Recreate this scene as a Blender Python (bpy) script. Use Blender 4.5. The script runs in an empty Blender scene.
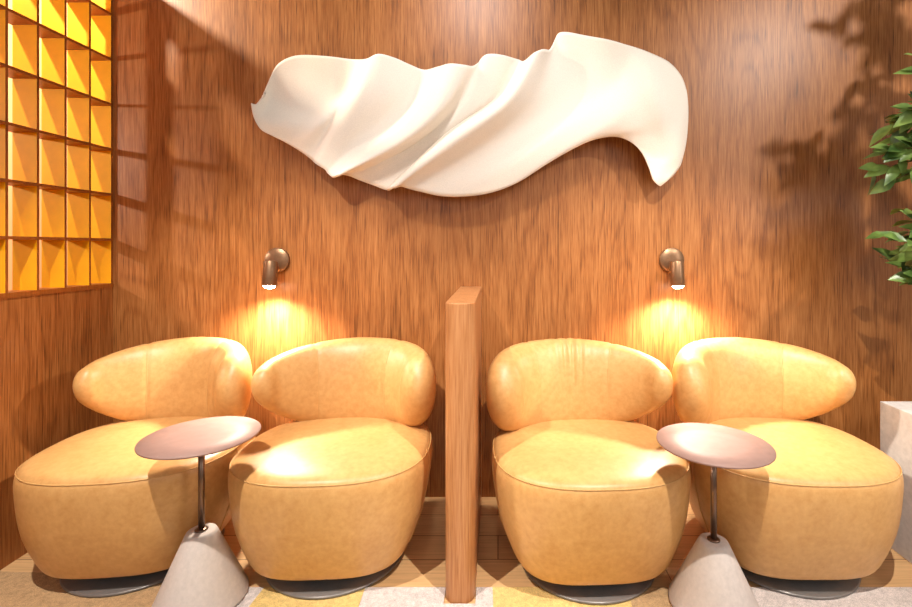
import bpy, bmesh, math, random
from mathutils import Vector, Matrix, Euler
C = bpy.context.scene
COL = C.collection
PI = math.pi
def lin(c):
    def f(v):
        v /= 255.0
        return v/12.92 if v <= .04045 else ((v+.055)/1.055)**2.4
    return (f(c[0]), f(c[1]), f(c[2]), 1.0)

# ------------------------------------------------------------------ camera, world, lights, exposure
CAM_D, CAM_H, F = 2.4, 1.25, 480.0
cd = bpy.data.cameras.new('camera'); cam = bpy.data.objects.new('camera', cd); COL.objects.link(cam)
cam.location = (0, -CAM_D, CAM_H); cam.rotation_euler = (PI/2, 0, 0)
cd.sensor_width = 36; cd.lens = 36*F/912
cd.shift_x = (456-498)/912; cd.shift_y = (247-303.5)/912
cd.clip_start = .02
C.camera = cam
C.view_settings.view_transform = 'Standard'; C.view_settings.look = 'None'
C.view_settings.gamma = 1; C.view_settings.use_curve_mapping = False
C.view_settings.exposure = 0.30
w = bpy.data.worlds.new('world'); C.world = w; w.use_nodes = True
w.node_tree.nodes['Background'].inputs[0].default_value = (1.0, .93, .88, 1)
w.node_tree.nodes['Background'].inputs[1].default_value = .20

def lamp(name, kind, loc, target, energy, color, **kw):
    l = bpy.data.lights.new(name, kind); o = bpy.data.objects.new(name, l); COL.objects.link(o)
    o.location = loc
    o.rotation_euler = (Vector(target)-Vector(loc)).to_track_quat('-Z', 'Y').to_euler()
    l.energy = energy; l.color = color
    for k, v in kw.items(): setattr(l, k, v)
    return o
WARM = (1.0, .90, .76); NEUT = (1.0, .94, .86); COOL = (1.0, .96, .93)
# two ceiling downlights above the side tables
lamp('ceiling_downlight', 'SPOT', (-1.12, -1.85, 2.95), (-1.05, -.55, .3), 285, NEUT, spot_size=math.radians(62), spot_blend=.6, shadow_soft_size=.02)
lamp('ceiling_downlight', 'SPOT', (.72, -1.85, 2.95), (.76, -.55, .3), 285, NEUT, spot_size=math.radians(62), spot_blend=.6, shadow_soft_size=.02)
# track spots washing the wall piece
lamp('track_spot', 'SPOT', (-.15, -1.35, 3.2), (-.12, 0, 1.85), 88, COOL, spot_size=math.radians(66), spot_blend=.9, shadow_soft_size=.12)
# spot passing through the plant on the right
lamp('plant_spot', 'SPOT', (2.5, -2.2, 3.1), (1.5, 0, 1.5), 170, NEUT, spot_size=math.radians(56), spot_blend=.5, shadow_soft_size=.07)
# soft light added at the right to put glare on the wall
lamp('wall_glare_light', 'AREA', (2.75, -2.3, 1.75), (1.2, 0, 1.4), 14, COOL, shape='RECTANGLE', size=.7, size_y=.8)
# lamps in the neighbouring room, behind the lattice
lamp('pendant_beyond_lattice', 'POINT', (-2.42, -.75, 3.0), (-2, 0, 1), 150, (1, .88, .68), shadow_soft_size=.03)
lamp('spot_beyond_lattice', 'SPOT', (-3.6, -.9, 2.0), (-1.9, -.1, 1.6), 115, NEUT, spot_size=math.radians(70), spot_blend=.5, shadow_soft_size=.05)
# added fill, standing in for ambient light of the open room behind the camera
lamp('room_fill', 'AREA', (-.2, -5.2, 2.6), (-.2, 0, 1.0), 36, (1, .96, .92), shape='RECTANGLE', size=4.5, size_y=2.2)

# ------------------------------------------------------------------ materials
class NT:
    def __init__(s, name):
        s.m = bpy.data.materials.new(name); s.m.use_nodes = True
        s.t = s.m.node_tree; s.b = s.t.nodes['Principled BSDF']
    def n(s, typ, **kw):
        nd = s.t.nodes.new(typ)
        for k, v in kw.items():
            if k.startswith('i_'):
                key = k[2:]; key = int(key) if key.isdigit() else key.replace('_', ' ')
                nd.inputs[key].default_value = v
            else: setattr(nd, k, v)
        return nd
    def l(s, a, b): s.t.links.new(a, b)
    def coord(s, scale):
        tc = s.n('ShaderNodeTexCoord'); mp = s.n('ShaderNodeMapping')
        s.l(tc.outputs['Object'], mp.inputs[0]); mp.inputs['Scale'].default_value = scale
        return mp.outputs[0]
    def noise(s, vec, scale, detail=3, rough=.55, dist=0):
        nd = s.n('ShaderNodeTexNoise'); s.l(vec, nd.inputs['Vector'])
        nd.inputs['Scale'].default_value = scale; nd.inputs['Detail'].default_value = detail
        nd.inputs['Roughness'].default_value = rough; nd.inputs['Distortion'].default_value = dist
        return nd.outputs[0]
    def math(s, op, a, b=None, c=None):
        nd = s.n('ShaderNodeMath', operation=op)
        for i, v in enumerate((a, b, c)):
            if v is None: continue
            if isinstance(v, (int, float)): nd.inputs[i].default_value = v
            else: s.l(v, nd.inputs[i])
        return nd.outputs[0]
    def ramp(s, fac, stops):
        r = s.n('ShaderNodeValToRGB'); s.l(fac, r.inputs[0])
        e = r.color_ramp.elements
        while len(e) < len(stops): e.new(.5)
        for el, (p, c) in zip(e, stops): el.position = p; el.color = c
        return r.outputs[0]
    def bump(s, h, strength, dist=.01):
        b = s.n('ShaderNodeBump'); b.inputs['Strength'].default_value = strength; b.inputs['Distance'].default_value = dist
        s.l(h, b.inputs['Height']); s.l(b.outputs[0], s.b.inputs['Normal'])
    def set(s, **kw):
        for k, v in kw.items(): s.b.inputs[k.replace('_', ' ')].default_value = v
        return s.m

def wood(name, c0, c1, c2, axis=2, rough=.40, ring=34, spec=.38, fine=190):
    t = NT(name)
    def sc(v, along):
        r = [v, v, v]; r[axis] = along; return r
    a = t.noise(t.coord(sc(1.0, .13)), 2.6, 2, .45)
    rings = t.math('SINE', t.math('MULTIPLY', a, ring*PI))
    rings = t.math('MULTIPLY_ADD', rings, .5, .5)
    rings = t.math('POWER', rings, 5)
    f1 = t.noise(t.coord(sc(1.0, .035)), fine, 3, .6)
    f2 = t.noise(t.coord(sc(1.0, .025)), 105, 4, .65)
    f3 = t.noise(t.coord(sc(1.0, .1)), 9.0, 3, .5)
    v = t.math('MULTIPLY', f1, .62)
    v = t.math('MULTIPLY_ADD', f2, .42, v)
    v = t.math('MULTIPLY_ADD', f3, .22, v)
    v = t.math('MULTIPLY_ADD', rings, -.07, v)
    pore = t.noise(t.coord(sc(1.0, .03)), fine*1.25, 2, .5)
    pore = t.math('MULTIPLY', t.math('MAXIMUM', t.math('SUBTRACT', pore, .56), 0.0), -1.1)
    v = t.math('ADD', v, pore)
    col = t.ramp(v, [(.35, lin(c0)), (.56, lin(c1)), (.76, lin(c2))])
    t.l(col, t.b.inputs['Base Color'])
    t.bump(f1, .06, .004)
    return t.set(Roughness=rough, Specular_IOR_Level=spec)

M = {}
M['wall_wood'] = wood('wall_wood', (84, 46, 18), (148, 90, 43), (180, 120, 67))
M['side_wood'] = wood('side_wood', (86, 46, 17), (146, 86, 38), (176, 114, 60))
M['post_wood'] = wood('post_wood', (138, 84, 46), (172, 114, 68), (190, 134, 88), ring=24, rough=.42)
M['edge_wood'] = wood('edge_wood', (120, 62, 20), (150, 82, 28), (166, 96, 38))

def leather(name, c0, c1):
    t = NT(name)
    v = t.coord((1, 1, 1))
    n1 = t.noise(v, 9, 5, .65, .4); n2 = t.noise(v, 46, 4, .6)
    m = t.math('MULTIPLY_ADD', n2, .62, t.math('MULTIPLY', n1, .42))
    t.l(t.ramp(m, [(.34, lin(c0)), (.70, lin(c1))]), t.b.inputs['Base Color'])
    vor = t.n('ShaderNodeTexVoronoi'); t.l(v, vor.inputs['Vector']); vor.inputs['Scale'].default_value = 420
    t.bump(t.math('MULTIPLY_ADD', n2, .6, t.math('MULTIPLY', vor.outputs[0], .35)), .10, .004)
    return t.set(Roughness=.40, Specular_IOR_Level=.45)
M['leather'] = leather('mustard_leather', (200, 148, 86), (219, 171, 109))
M['thread'] = NT('seam_thread').set(Base_Color=lin((206, 160, 98)), Roughness=.6)

def plain(name, c, rough=.5, metal=0.0, nscale=60, var=.08, spec=.5, bump=0.0):
    t = NT(name)
    n1 = t.noise(t.coord((1, 1, 1)), nscale, 4, .6)
    a = lin([max(0, x*(1-var)) for x in c]); b = lin([min(255, x*(1+var)) for x in c])
    t.l(t.ramp(n1, [(.3, a), (.7, b)]), t.b.inputs['Base Color'])
    if bump: t.bump(n1, bump, .003)
    return t.set(Roughness=rough, Metallic=metal, Specular_IOR_Level=spec)
M['plaster'] = plain('cream_plaster', (240, 230, 217), .85, 0, 260, .03, .2, .25)
M['yellow'] = plain('yellow_lacquer', (230, 162, 14), .6, 0, 12, .03, .15)
M['concrete'] = plain('pale_concrete', (208, 196, 188), .75, 0, 70, .03, .3, .04)
M['planter'] = plain('planter_concrete', (196, 188, 182), .8, 0, 40, .05, .3, .08)
M['tabletop'] = plain('rosy_metal', (158, 126, 116), .55, .1, 30, .03, .35)
M['pole'] = plain('pole_steel', (128, 104, 88), .32, .9, 30, .03)
M['bronze'] = plain('bronze_metal', (138, 104, 76), .38, .7, 50, .05)
M['base'] = plain('dark_steel', (122, 116, 112), .32, .3, 40, .04)
M['black'] = plain('black_metal', (22, 20, 20), .5, .2, 40, .04)
M['soil'] = plain('soil', (58, 42, 30), .95, 0, 60, .3, .2, .5)
M['bark'] = plain('bark', (92, 74, 52), .85, 0, 50, .2, .2, .4)
M['pale_wall'] = plain('pale_wall', (232, 168, 112), .8, 0, 4, .02)
def leafmat(name, c0, c1):
    t = NT(name)
    n1 = t.noise(t.coord((1, 1, 1)), 9, 3, .6)
    t.l(t.ramp(n1, [(.32, lin(c0)), (.68, lin(c1))]), t.b.inputs['Base Color'])
    return t.set(Roughness=.35, Specular_IOR_Level=.5, Subsurface_Weight=0.0)
M['leaf'] = leafmat('leaf_green', (46, 74, 26), (140, 168, 84))
t = NT('lamp_glow'); t.b.inputs['Emission Color'].default_value = (1, .86, .66, 1); t.b.inputs['Emission Strength'].default_value = 40
M['glow'] = t.m
def carpet(name, c):
    t = NT(name)
    tc = t.coord((1, 1, 1))
    n1 = t.noise(tc, 330, 2, .6); n2 = t.noise(tc, 60, 3, .6)
    v = t.math('MULTIPLY_ADD', n2, .4, t.math('MULTIPLY', n1, .7))
    a = lin([x*.78 for x in c]); b = lin([min(255, x*1.14) for x in c])
    t.l(t.ramp(v, [(.36, a), (.72, b)]), t.b.inputs['Base Color'])
    t.bump(n1, .5, .004)
    return t.set(Roughness=.95, Specular_IOR_Level=.1)
M['rug_white'] = carpet('rug_white', (206, 194, 188))
M['rug_yellow'] = carpet('rug_yellow', (216, 184, 118))
M['rug_brown'] = carpet('rug_brown', (186, 152, 112))
def floormat():
    t = NT('floor_planks')
    br = t.n('ShaderNodeTexBrick'); t.l(t.coord((1, 1, 1)), br.inputs['Vector'])
    br.inputs['Scale'].default_value = 1.0; br.inputs['Brick Width'].default_value = 1.3; br.inputs['Row Height'].default_value = .16
    br.inputs['Mortar Size'].default_value = .0018
    br.inputs['Color1'].default_value = lin((206, 160, 110)); br.inputs['Color2'].default_value = lin((220, 178, 126)); br.inputs['Mortar'].default_value = lin((120, 80, 46))
    f1 = t.noise(t.coord((.04, 1, 1)), 90, 4, .6)
    mx = t.n('ShaderNodeMix', data_type='RGBA', blend_type='MULTIPLY'); mx.inputs[0].default_value = .55
    t.l(br.outputs[0], mx.inputs[6]); t.l(t.ramp(f1, [(.3, (.55, .5, .45, 1)), (.6, (1, 1, 1, 1))]), mx.inputs[7])
    t.l(mx.outputs[2], t.b.inputs['Base Color'])
    return t.set(Roughness=.45)
M['floor'] = floormat()

# ------------------------------------------------------------------ builders
def link(name, bm, mat, parent=None, smooth=False, bevel=0, loc=None):
    me = bpy.data.meshes.new(name); bmesh.ops.recalc_face_normals(bm, faces=bm.faces[:]); bm.to_mesh(me); bm.free()
    o = bpy.data.objects.new(name, me); COL.objects.link(o)
    for m in (mat if isinstance(mat, (list, tuple)) else [mat]): me.materials.append(m)
    if smooth:
        for p in me.polygons: p.use_smooth = True
    if bevel:
        b = o.modifiers.new('bevel', 'BEVEL'); b.width = bevel; b.segments = 3; b.limit_method = 'ANGLE'
    if parent: o.parent = parent
    if loc: o.location = loc
    return o
def tag(o, label, cat, group=None):
    o['label'] = label; o['category'] = cat
    if group: o['group'] = group
    return o
def thing(name, label, cat, loc=(0, 0, 0), rz=0, group=None):
    o = bpy.data.objects.new(name, None); COL.objects.link(o); o.empty_display_size = .1
    o.location = loc; o.rotation_euler = (0, 0, rz)
    return tag(o, label, cat, group)
def struct(name, bm, mat, **kw):
    o = link(name, bm, mat, **kw); o['kind'] = 'structure'; return o
def box(bm, lo, hi, mi=0):
    v = [bm.verts.new((x, y, z)) for x in (lo[0], hi[0]) for y in (lo[1], hi[1]) for z in (lo[2], hi[2])]
    fs = []
    for q in ((0, 1, 3, 2), (4, 6, 7, 5), (0, 4, 5, 1), (2, 3, 7, 6), (0, 2, 6, 4), (1, 5, 7, 3)):
        f = bm.faces.new([v[i] for i in q]); f.material_index = mi; fs.append(f)
    return fs
def loft(bm, rings, closed=True, cap=True):
    rv = [[bm.verts.new(p) for p in r] for r in rings]
    n = len(rings[0])
    for a, b in zip(rv, rv[1:]):
        for i in range(n if closed else n-1):
            j = (i+1) % n
            bm.faces.new((a[i], a[j], b[j], b[i]))
    if cap and closed:
        bm.faces.new(rv[0][::-1]); bm.faces.new(rv[-1])
    return rv
def lathe(bm, prof, n=48, c=(0, 0, 0), mat=None):
    rings = []
    for r, z in prof:
        ring = []
        for i in range(n):
            p = Vector((r*math.cos(2*PI*i/n), r*math.sin(2*PI*i/n), z))
            if mat: p = mat @ p
            ring.append(p+Vector(c))
        rings.append(ring)
    loft(bm, rings)
def tube(bm, pts, r, n=8, closed=False, taper=None):
    pts = [Vector(p) for p in pts]; rings = []; N = len(pts)
    up = Vector((0.13, .21, .97))
    for i, p in enumerate(pts):
        a = pts[i-1] if i or closed else pts[0]
        b = pts[(i+1) % N] if i < N-1 or closed else pts[-1]
        d = (b-a).normalized(); s = d.cross(up).normalized(); u = s.cross(d)
        rr = r if taper is None else r*(1+(taper-1)*i/(N-1))
        rings.append([p+(s*math.cos(2*PI*k/n)+u*math.sin(2*PI*k/n))*rr for k in range(n)])
    if closed: rings.append(rings[0])
    loft(bm, rings, cap=not closed)
def crom(ps, t):
    n = len(ps)-1; i = min(int(t), n-1); f = t-i
    p0 = ps[max(i-1, 0)]; p1 = ps[i]; p2 = ps[i+1]; p3 = ps[min(i+2, n)]
    return .5*((2*p1)+(p2-p0)*f+(2*p0-5*p1+4*p2-p3)*f*f+(3*p1-p0-3*p2+p3)*f*f*f)

# ------------------------------------------------------------------ the setting
XL = -1.925
bm = bmesh.new(); box(bm, (-2.03, 0, 0), (3.6, .12, 3.2)); struct('wall_back', bm, M['wall_wood'])
bm = bmesh.new(); box(bm, (-4.6, -3.4, -.1), (3.6, .12, 0)); struct('floor', bm, M['floor'])
bm = bmesh.new(); box(bm, (-2.03, -1.7, 0), (XL, 0, 1.050)); struct('wall_left', bm, M['side_wood'])
bm = bmesh.new(); box(bm, (-4.6, -3.4, 0), (-4.5, .12, 3.2)); struct('wall_far_left', bm, M['pale_wall'])
bm = bmesh.new(); box(bm, (-4.5, 0, 0), (-2.03, .12, 3.2)); struct('wall_far_back', bm, M['pale_wall'])

# lattice screen standing on the low left wall
PY, PZ, Z0 = .128, .224, 1.063
XB = -2.03
ROWS, COLS = 7, 12
lat = thing('lattice_screen', 'tall yellow lattice screen of open pigeonholes on the low wooden wall at left', 'screen', (XL-.0475, 0, 1.05))
O = lat.location
def loc(p): return (p[0]-O.x, p[1]-O.y, p[2]-O.z)
ZT = Z0+ROWS*PZ
bm = bmesh.new()
YN = -COLS*PY
box(bm, loc((XB, YN-.012, 1.050)), loc((XL+.004, -.001, 1.070)))
link('bottom_rail', bm, M['edge_wood'], lat)
bm = bmesh.new(); box(bm, loc((XB, YN-.012, ZT)), loc((XL+.004, -.001, ZT+.03)))
link('top_rail', bm, M['edge_wood'], lat)
for i in range(0, COLS+1):
    y = -.007-i*PY
    bm = bmesh.new()
    for f in box(bm, loc((XB+.003, y-.0055, 1.070)), loc((XL, y+.0055, ZT))):
        if f.calc_center_median().x > loc((XL-.001, 0, 0))[0]: f.material_index = 1
    link('upright', bm, [M['yellow'], M['edge_wood']], lat)
for j in range(1, ROWS):
    z = Z0+j*PZ
    bm = bmesh.new(); box(bm, loc((XB, YN-.01, z-.006)), loc((XL+.002, -.001, z+.006)))
    link('shelf', bm, M['edge_wood'], lat)

# rug
def fl(px, py):
    d = F*CAM_H/(py-247); return ((px-498)/F*d, d-CAM_D)
def poly(bm, pts, z, mi):
    f = bm.faces.new([bm.verts.new((x, -y if False else y, z)) for x, y in pts]); f.material_index = mi
a0 = -1.91; YE0 = -.56; YE1 = -.645; YF = -1.75
def ye(x): return YE0 if x < -1.2 else YE1
xs = [(-1.91, -1.91, 2), (-1.13, -1.10, 0), (-.855, -.93, 1), (-.485, -.46, 0), (-.02, .02, 1), (.47, .40, 2), (.72, .68, 0)]
ends = (1.6, 1.6)
bm = bmesh.new()
for k, (xb, xf, mi) in enumerate(xs):
    nb, nf = (xs[k+1][0], xs[k+1][1]) if k+1 < len(xs) else ends
    yb = YE0 if k == 0 else YE1
    quads = [[(xb, yb), (nb, YE1 if k else YE0-.03), (nf, YF), (xf, YF)]]
    if k == 3:      # cut out round the foot of the divider
        YD = -.726
        quads = [[(xb, YE1), (-.191, YE1), (-.191, YD), (xb+.003, YD)], [(-.079, YE1), (nb, YE1), (nb+.003, YD), (-.079, YD)], [(xb+.003, YD), (nb+.003, YD), (nf, YF), (xf, YF)]]
    for lo in quads:
        v0 = [bm.verts.new((x, y, .0065)) for x, y in lo]; v1 = [bm.verts.new((x, y, .0005)) for x, y in lo]
        fs = [bm.faces.new(v0[::-1]), bm.faces.new(v1)]
        for i in range(4): fs.append(bm.faces.new((v0[i], v0[(i+1) % 4], v1[(i+1) % 4], v1[i])))
        for f in fs: f.material_index = mi
tag(link('rug', bm, [M['rug_white'], M['rug_yellow'], M['rug_brown']]), 'flat woven rug patched in white, pale yellow and brown along the front floor', 'rug')

# ------------------------------------------------------------------ divider
bm = bmesh.new(); box(bm, (-.053, -.364, 0), (.053, .357, 1.053))
es = [e for e in bm.edges if abs(e.verts[0].co.z-e.verts[1].co.z) > .5 and e.verts[0].co.y < 0]
bmesh.ops.bevel(bm, geom=es, offset=.044, segments=10, affect='EDGES', profile=.5)
o = link('divider_fin', bm, M['post_wood'], smooth=False, bevel=.004, loc=(-.135, -.358, 0))
tag(o, 'slim oak divider fin with rounded front edge standing between the two pairs of chairs', 'divider')

# ------------------------------------------------------------------ wall art
K = 1.94
SEC = [
 [(66,166,.07),(56,178,.10),(48,184,.13),(41,181,.14)],
 [(72,146,.06),(74,180,.05),(62,205,.12),(46,208,.14)],
 [(88,112,.05),(96,180,.035),(85,212,.11),(60,232,.13)],
 [(110,95,.045),(128,182,.03),(112,218,.10),(82,244,.11)],
 [(140,88,.04),(165,182,.03),(145,222,.09),(108,257,.09)],
 [(190,90,.055),(200,172,.02),(178,216,.10),(135,273,.08)],
 [(240,96,.055),(226,158,.02),(208,198,.07),(158,290,.07)],
 [(266,96,.10),(246,158,.125),(219,205,.125),(168,299,.09)],
 [(288,86,.115),(270,160,.125),(240,215,.12),(184,309,.09)],
 [(318,93,.09),(300,170,.10),(250,240,.09),(190,317,.09)],
 [(350,107,.06),(330,170,.07),(270,245,.08),(195,322,.11)],
 [(378,117,.05),(355,180,.06),(285,255,.09),(199,324,.13)],
 [(405,111,.09),(375,185,.12),(300,258,.13),(204,323,.15)],
 [(428,105,.12),(395,190,.15),(318,262,.155),(210,321,.15)],
 [(455,107,.11),(415,190,.14),(340,258,.14),(217,318,.12)],
 [(474,108,.07),(430,190,.075),(350,262,.07),(228,320,.07)],
 [(488,95,.06),(450,180,.06),(370,255,.06),(250,330,.06)],
 [(502,86,.08),(475,165,.07),(390,255,.06),(275,339,.06)],
 [(530,88,.08),(505,165,.06),(410,245,.055),(298,348,.06)],
 [(560,97,.05),(520,170,.05),(420,240,.05),(306,349,.07)],
 [(572,100,.11),(528,172,.13),(425,245,.14),(308,348,.14)],
 [(590,85,.15),(540,175,.17),(440,250,.17),(318,345,.15)],
 [(606,76,.15),(560,175,.15),(460,255,.15),(330,341,.13)],
 [(622,76,.11),(590,175,.11),(490,258,.11),(348,347,.11)],
 [(634,50,.10),(625,165,.09),(525,262,.09),(375,354,.10)],
 [(650,43,.12),(665,150,.09),(570,260,.10),(410,361,.10)],
 [(690,50,.13),(700,150,.10),(620,245,.12),(450,362,.10)],
 [(730,57,.14),(735,140,.10),(670,225,.13),(500,356,.10)],
 [(765,67,.12),(765,130,.10),(715,215,.14),(550,338,.10)],
 [(795,77,.095),(790,140,.13),(750,210,.15),(600,305,.10)],
 [(822,88,.075),(812,150,.155),(780,215,.15),(655,268,.10)],
 [(848,101,.06),(828,165,.165),(800,225,.15),(705,249,.10)],
 [(866,118,.05),(842,190,.165),(815,240,.14),(745,244,.11)],
 [(878,138,.045),(855,215,.14),(825,262,.13),(775,254,.11)],
 [(885,165,.04),(866,245,.13),(835,285,.12),(798,276,.11)],
 [(887,200,.04),(872,270,.11),(842,300,.12),(812,305,.11)],
 [(885,240,.05),(872,290,.09),(845,315,.11),(820,328,.11)],
 [(880,272,.05),(868,303,.08),(848,327,.10),(828,338,.10)],
 [(872,302,.05),(858,320,.07),(842,334,.09),(834,341,.09)]]
art = thing('wall_sculpture', 'large cream wall sculpture shaped like a rippling draped cloth on the wood wall', 'sculpture', (-.15, -.002, 1.9))
NV, NU = 28, 5
cols = []
for s in SEC:
    ps = [Vector((230+x/K, 10+y/K, h)) for x, y, h in s]
    cols.append([crom(ps, 3*i/(NV-1)) for i in range(NV)])
rings = []
for u in range((len(SEC)-1)*NU+1):
    tt = u/NU; ring = []
    for i in range(NV):
        p = crom([c[i] for c in cols], tt)
        d = CAM_D-p.z
        ring.append(Vector(((p.x-498)/F*d, -p.z, CAM_H-(p.y-247)/F*d))-art.location)
    rings.append(ring)
bm = bmesh.new(); loft(bm, rings, closed=False)
o = link('draped_sheet', bm, M['plaster'], art, smooth=True)
md = o.modifiers.new('thickness', 'SOLIDIFY'); md.thickness = .012; md.offset = 0
for x, z in ((-.50, .02), (.03, .02), (.55, .06)):
    bm = bmesh.new(); box(bm, (x-.03, -.045, z-.02), (x+.03, .002, z+.02)); link('mounting_bracket', bm, M['black'], art)

# ------------------------------------------------------------------ chairs
def spow(v, e): return math.copysign(abs(v)**e, v)
SA, SB, SN = .382, .345, 2.55
PROF = [(.30, .050), (.62, .050), (.70, .052), (.748, .062), (.79, .085), (.85, .14), (.92, .21), (.962, .285), (.988, .35), (.997, .395), (.988, .424), (.965, .441),
        (.93, .450), (.86, .458), (.74, .465), (.56, .470), (.34, .473), (.12, .474)]
def seat_pt(s, z, a):
    e = 2/(SN+.7*max(0, min(1, (.36-z)/.30)))
    return Vector((SA*s*spow(math.cos(a), e), SB*s*spow(math.sin(a), e), z))
PH_BLUNT, PH_TAPER = math.radians(103), math.radians(93)
def back_frame(u):
    # u > 0: the full rounded end; u < 0: the end that thins out
    ph = u*(PH_BLUNT if u > 0 else PH_TAPER)
    ax = .305 if u > 0 else (.305+.03*min(1, -u*1.3)**2)
    ay = .240
    c = Vector((ax*math.sin(ph), .072+ay*math.cos(ph), 0))
    tng = Vector((ax*math.cos(ph), -ay*math.sin(ph), 0)).normalized()
    out = Vector((-tng.y, tng.x, 0))
    if out.dot(Vector((math.sin(ph), math.cos(ph), 0))) < 0: out = -out
    return c, out, tng
def sstep(a, b, x):
    x = max(0, min(1, (x-a)/(b-a))); return x*x*(3-2*x)
def back_pt(u, a, wrinkle=0):
    c, out, tng = back_frame(u)
    au = abs(u)
    if u > 0:
        hh = .212*(1-.26*au**2-.30*au**4); th = .084-.012*au**2; zc = .600+.035*au**2
        k0 = .80
    else:
        hh = .212*(1-.16*au-.62*au**2.2); th = .084-.046*au**1.6; zc = .600+.060*au**1.8
        k0 = .90
    if au > k0:
        q = (au-k0)/(1-k0); cap = math.sqrt(max(0, 1-q*q)); hh *= cap; th *= cap
    ca, sa = math.cos(a), math.sin(a)
    e = 2/2.25
    x = th*spow(ca, e); z = hh*spow(sa, e)
    p = c+out*(x+.10*z*(1-au*.6)); p.z = zc+z
    if wrinkle and ca < .2 and sa > -.2:
        g = math.exp(-((u-wrinkle)/.13)**2)*max(0, min(1, (sa+.2)/.7))
        p += -out*.011*g*math.sin((u-wrinkle)*80+z*6)
    for us in (-.36, .36):
        p += (Vector((c.x, c.y, zc))-p).normalized()*.004*math.exp(-((u-us)/.016)**2)
    return p
def make_chair(label, loc, rz, flip, wide=1, wrinkle=0):
    def bp(u, a):
        p = back_pt(u, a, wrinkle); p.x *= flip*wide; return p
    t = thing('swivel_chair', label, 'chair', loc, rz, 'mustard leather swivel chairs')
    N = 96
    bm = bmesh.new()
    loft(bm, [[seat_pt(s, z, 2*PI*i/N) for i in range(N)] for s, z in PROF])
    seat = link('seat', bm, M['leather'], t, smooth=True)
    md = seat.modifiers.new('subdivision', 'SUBSURF'); md.levels = 1; md.render_levels = 1
    bm = bmesh.new()
    tube(bm, [seat_pt(.977, .4345, 2*PI*i/N) for i in range(N)], .0022, 6, closed=True)
    link('seam', bm, M['thread'], seat, smooth=True)
    for a in (math.radians(-8), math.radians(188)):
        bm = bmesh.new()
        tube(bm, [seat_pt(s, z, a) for s, z in PROF[3:12]], .0018, 6)
        link('seam', bm, M['thread'], seat, smooth=True)
    NB, NR = 110, 44
    bm = bmesh.new()
    us = [-.9995+1.999*i/NB for i in range(NB+1)]
    us = [math.copysign(1-(1-abs(u))**1.5 if abs(u) > .8 else abs(u)*(1-.2**1.5)/.8, u) for u in us]
    loft(bm, [[bp(max(-.9995, min(.9995, u)), 2*PI*i/NR) for i in range(NR)] for u in us])
    back = link('backrest', bm, M['leather'], t, smooth=True)
    for u in (-.36, .36):
        bm = bmesh.new(); tube(bm, [bp(u, 2*PI*i/NR) for i in range(NR)], .0022, 6, closed=True)
        link('seam', bm, M['thread'], back, smooth=True)
    bm = bmesh.new(); lathe(bm, [(.05, .010), (.05, .03), (.20, .045), (.24, .053)], 48); link('pedestal', bm, M['black'], t, smooth=True)
    bm = bmesh.new(); lathe(bm, [(.266, .0), (.270, .003), (.270, .008), (.266, .011), (.10, .014)], 64)
    link('base_plate', bm, M['base'], t, smooth=True)
    return t
CY = -.432; RZ = .0068
make_chair('mustard leather swivel chair in the corner beside the yellow lattice wall', (-1.432, CY, RZ), math.radians(6), 1, .93)
make_chair('mustard leather swivel chair just left of the oak divider', (-.652, CY-.01, RZ), math.radians(3), 1, 1.03)
make_chair('mustard leather swivel chair with wrinkled backrest just right of the oak divider', (.354, CY-.035, RZ), math.radians(3), -1, 1.06, wrinkle=.02)
make_chair('mustard leather swivel chair beside the pale concrete planter at right', (1.143, CY-.01, RZ), math.radians(0), -1, 1.02)

# ------------------------------------------------------------------ side tables
def make_table(label, loc, zt, zc, R=.155):
    t = thing('side_table', label, 'side table', loc, 0, 'round side tables')
    bm = bmesh.new(); lathe(bm, [(R-.008, 0), (R, .006), (R, .014), (.052, zc-.012), (.047, zc-.003), (.040, zc)], 64)
    link('base', bm, M['concrete'], t, smooth=True, bevel=0)
    bm = bmesh.new(); lathe(bm, [(.021, zc), (.021, zc+.004), (.012, zc+.007)], 32); link('collar', bm, M['pole'], t, smooth=True)
    bm = bmesh.new(); lathe(bm, [(.0105, zc), (.0105, zt-.006)], 24); link('pole', bm, M['pole'], t, smooth=True)
    bm = bmesh.new(); lathe(bm, [(.05, zt-.013), (.182, zt-.009), (.1885, zt-.006), (.189, zt-.003), (.188, zt), (.1, zt)], 72); link('tabletop', bm, M['tabletop'], t, smooth=True)
    return t
make_table('round rosy metal side table on a concrete cone between the two chairs at left', (-1.047, -.705, .0068), .580, .245, .148)
make_table('round rosy metal side table on a concrete cone between the two chairs at right', (.748, -.735, .0068), .565, .228, .148)

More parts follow.
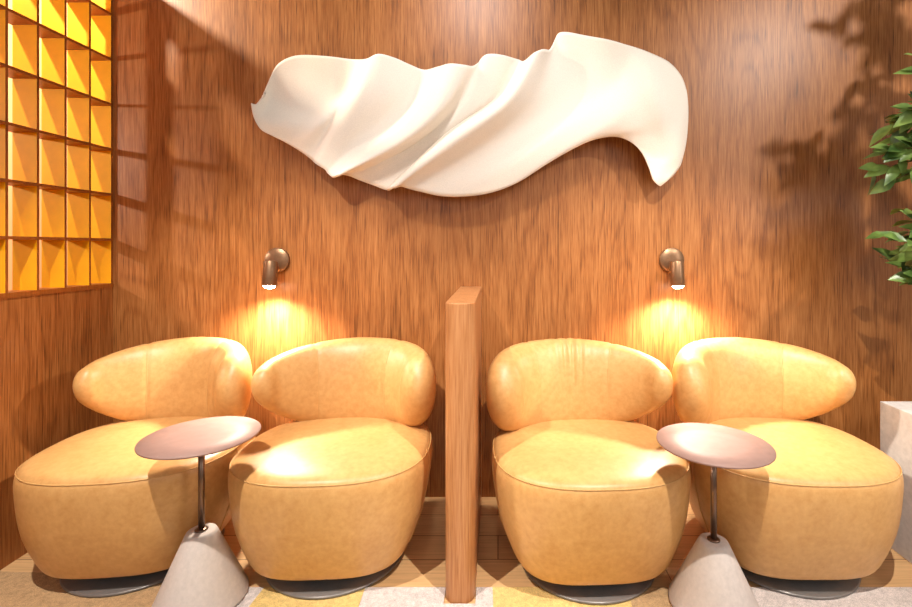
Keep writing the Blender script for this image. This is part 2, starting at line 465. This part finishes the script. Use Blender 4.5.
# ------------------------------------------------------------------ sconces
def make_sconce(label, x, z):
    t = thing('wall_sconce', label, 'wall lamp', (x, 0, z), 0, 'bronze wall sconces')
    R90 = Matrix.Rotation(PI/2, 4, 'X')     # lathe axis to -y
    bm = bmesh.new(); lathe(bm, [(.058, 0), (.061, .002), (.061, .014), (.058, .018), (.02, .019)], 48, mat=R90); link('wall_plate', bm, M['bronze'], t, smooth=True)
    bm = bmesh.new(); lathe(bm, [(.010, .016), (.010, .06)], 24, c=(0, 0, -.03), mat=R90); link('arm', bm, M['bronze'], t, smooth=True)
    T = Matrix.Rotation(math.radians(-9), 4, 'X')
    cc = (0, -.083, -.062)
    bm = bmesh.new(); lathe(bm, [(.027, .060), (.031, .058), (.0325, .054), (.0325, -.060), (.031, -.062), (.028, -.060), (.028, -.052)], 40, c=cc, mat=T)
    link('barrel', bm, M['bronze'], t, smooth=True)
    bm = bmesh.new(); lathe(bm, [(.0275, -.054), (.0275, -.060), (.024, -.068), (.014, -.073), (.003, -.074)], 32, c=cc, mat=T)
    link('lamp_lens', bm, M['glow'], t, smooth=True)
    p = T @ Vector((0, 0, -.085))+Vector(cc)+Vector((x, 0, z))
    lamp('sconce_beam', 'SPOT', p, p+(T @ Vector((0, 0, -1))), 50, WARM, spot_size=math.radians(150), spot_blend=.8, shadow_soft_size=.025)
make_sconce('bronze cylinder wall sconce above the two chairs left of the divider', -1.10, 1.185)
make_sconce('bronze cylinder wall sconce above the two chairs right of the divider', .865, 1.185)

# ------------------------------------------------------------------ planter and plant
pl = thing('planter', 'pale concrete box planter at the right edge beside the last chair', 'planter', (1.96, -.66, 0))
bm = bmesh.new()
def rect(x, y, z): return [(-x, -y, z), (x, -y, z), (x, y, z), (-x, y, z)]
loft(bm, [rect(.33, .31, 0), rect(.33, .31, .592), rect(.22, .20, .592), rect(.22, .20, .50)])
link('box', bm, M['planter'], pl, bevel=.004)
bm = bmesh.new(); box(bm, (-.219, -.199, .501), (.219, .199, .591)); link('soil', bm, M['soil'], pl)

random.seed(7)
plant = thing('potted_ficus', 'leafy green shrub growing in the concrete planter at the right edge', 'plant', (1.99, -.62, .591))
PO = plant.location
bs = bmesh.new(); lf = bmesh.new()
def leaf(p, d, up, L, W):
    d = d.normalized(); s = d.cross(up).normalized(); n = s.cross(d).normalized()
    prof = [(0, .06), (.18, .62), (.38, 1.0), (.6, .86), (.82, .42), (1.0, .02)]
    prev = None
    for q, wd in prof:
        c = p+d*L*q-n*L*.16*q*q
        a = lf.verts.new(c+s*W*wd*.5+n*W*.13*wd); m = lf.verts.new(c); b = lf.verts.new(c-s*W*wd*.5+n*W*.13*wd)
        if prev:
            lf.faces.new((prev[0], prev[1], m, a)); lf.faces.new((prev[1], prev[2], b, m))
        prev = (a, m, b)
def twig(p0, p1, nleaf, L):
    p0 = Vector(p0); p1 = Vector(p1); mid = (p0+p1)/2+Vector((0, 0, .04))
    pts = [p0.lerp(mid, k/3) if k <= 3 else mid.lerp(p1, (k-3)/3) for k in range(7)]
    tube(bs, pts, .0045, 5, taper=.4)
    d = (p1-p0).normalized()
    for k in range(nleaf):
        q = .35+.65*k/max(1, nleaf-1)
        base = p0.lerp(mid, q*2) if q < .5 else mid.lerp(p1, q*2-1)
        side = Vector((random.uniform(-1, 1), random.uniform(-1, 1), random.uniform(-.7, .7)))
        dd = d*.6+side*.75; dd.z -= .15
        leaf(base, dd, Vector((random.uniform(-.5, .3), -1.1+random.uniform(-.6, .5), .9)), L*random.uniform(.75, 1.25), L*.5*random.uniform(.85, 1.15))
trunk = [(0, 0, 0), (.01, .01, .4), (-.01, .0, .8), (.02, -.01, 1.2), (.0, 0, 1.65)]
tube(bs, trunk, .017, 8, taper=.5)
def W(x, y, z): return Vector((x, y, z))-PO
clusters = [((1.71, -.42, 1.80), 33, .17), ((1.69, -.40, 1.65), 24, .13), ((1.72, -.42, 1.24), 30, .13), ((1.72, -.40, 1.13), 16, .10), ((1.82, -.55, 1.95), 26, .2), ((1.95, -.6, 1.75), 30, .25), ((1.95, -.6, 1.35), 30, .25), ((2.2, -.6, 1.6), 24, .25), ((2.05, -.72, 2.1), 42, .26), ((2.08, -.6, 2.5), 36, .24), ((1.78, -.42, .84), 6, .07), ((2.0, -.4, 2.3), 18, .2)]  # high clusters out of view are added to shade the wall
for (c, n, r) in clusters:
    c = Vector(c)
    for k in range(max(1, n//3)):
        e = c+Vector((random.gauss(0, r*.45), random.gauss(0, r*.45), random.gauss(0, r*.5)))
        st = Vector((1.99, -.62, c.z-.15)).lerp(c, .45)
        twig(st-PO, e-PO, 8, .098)
link('branches', bs, M['bark'], plant, smooth=True)
link('foliage', lf, M['leaf'], plant, smooth=True)
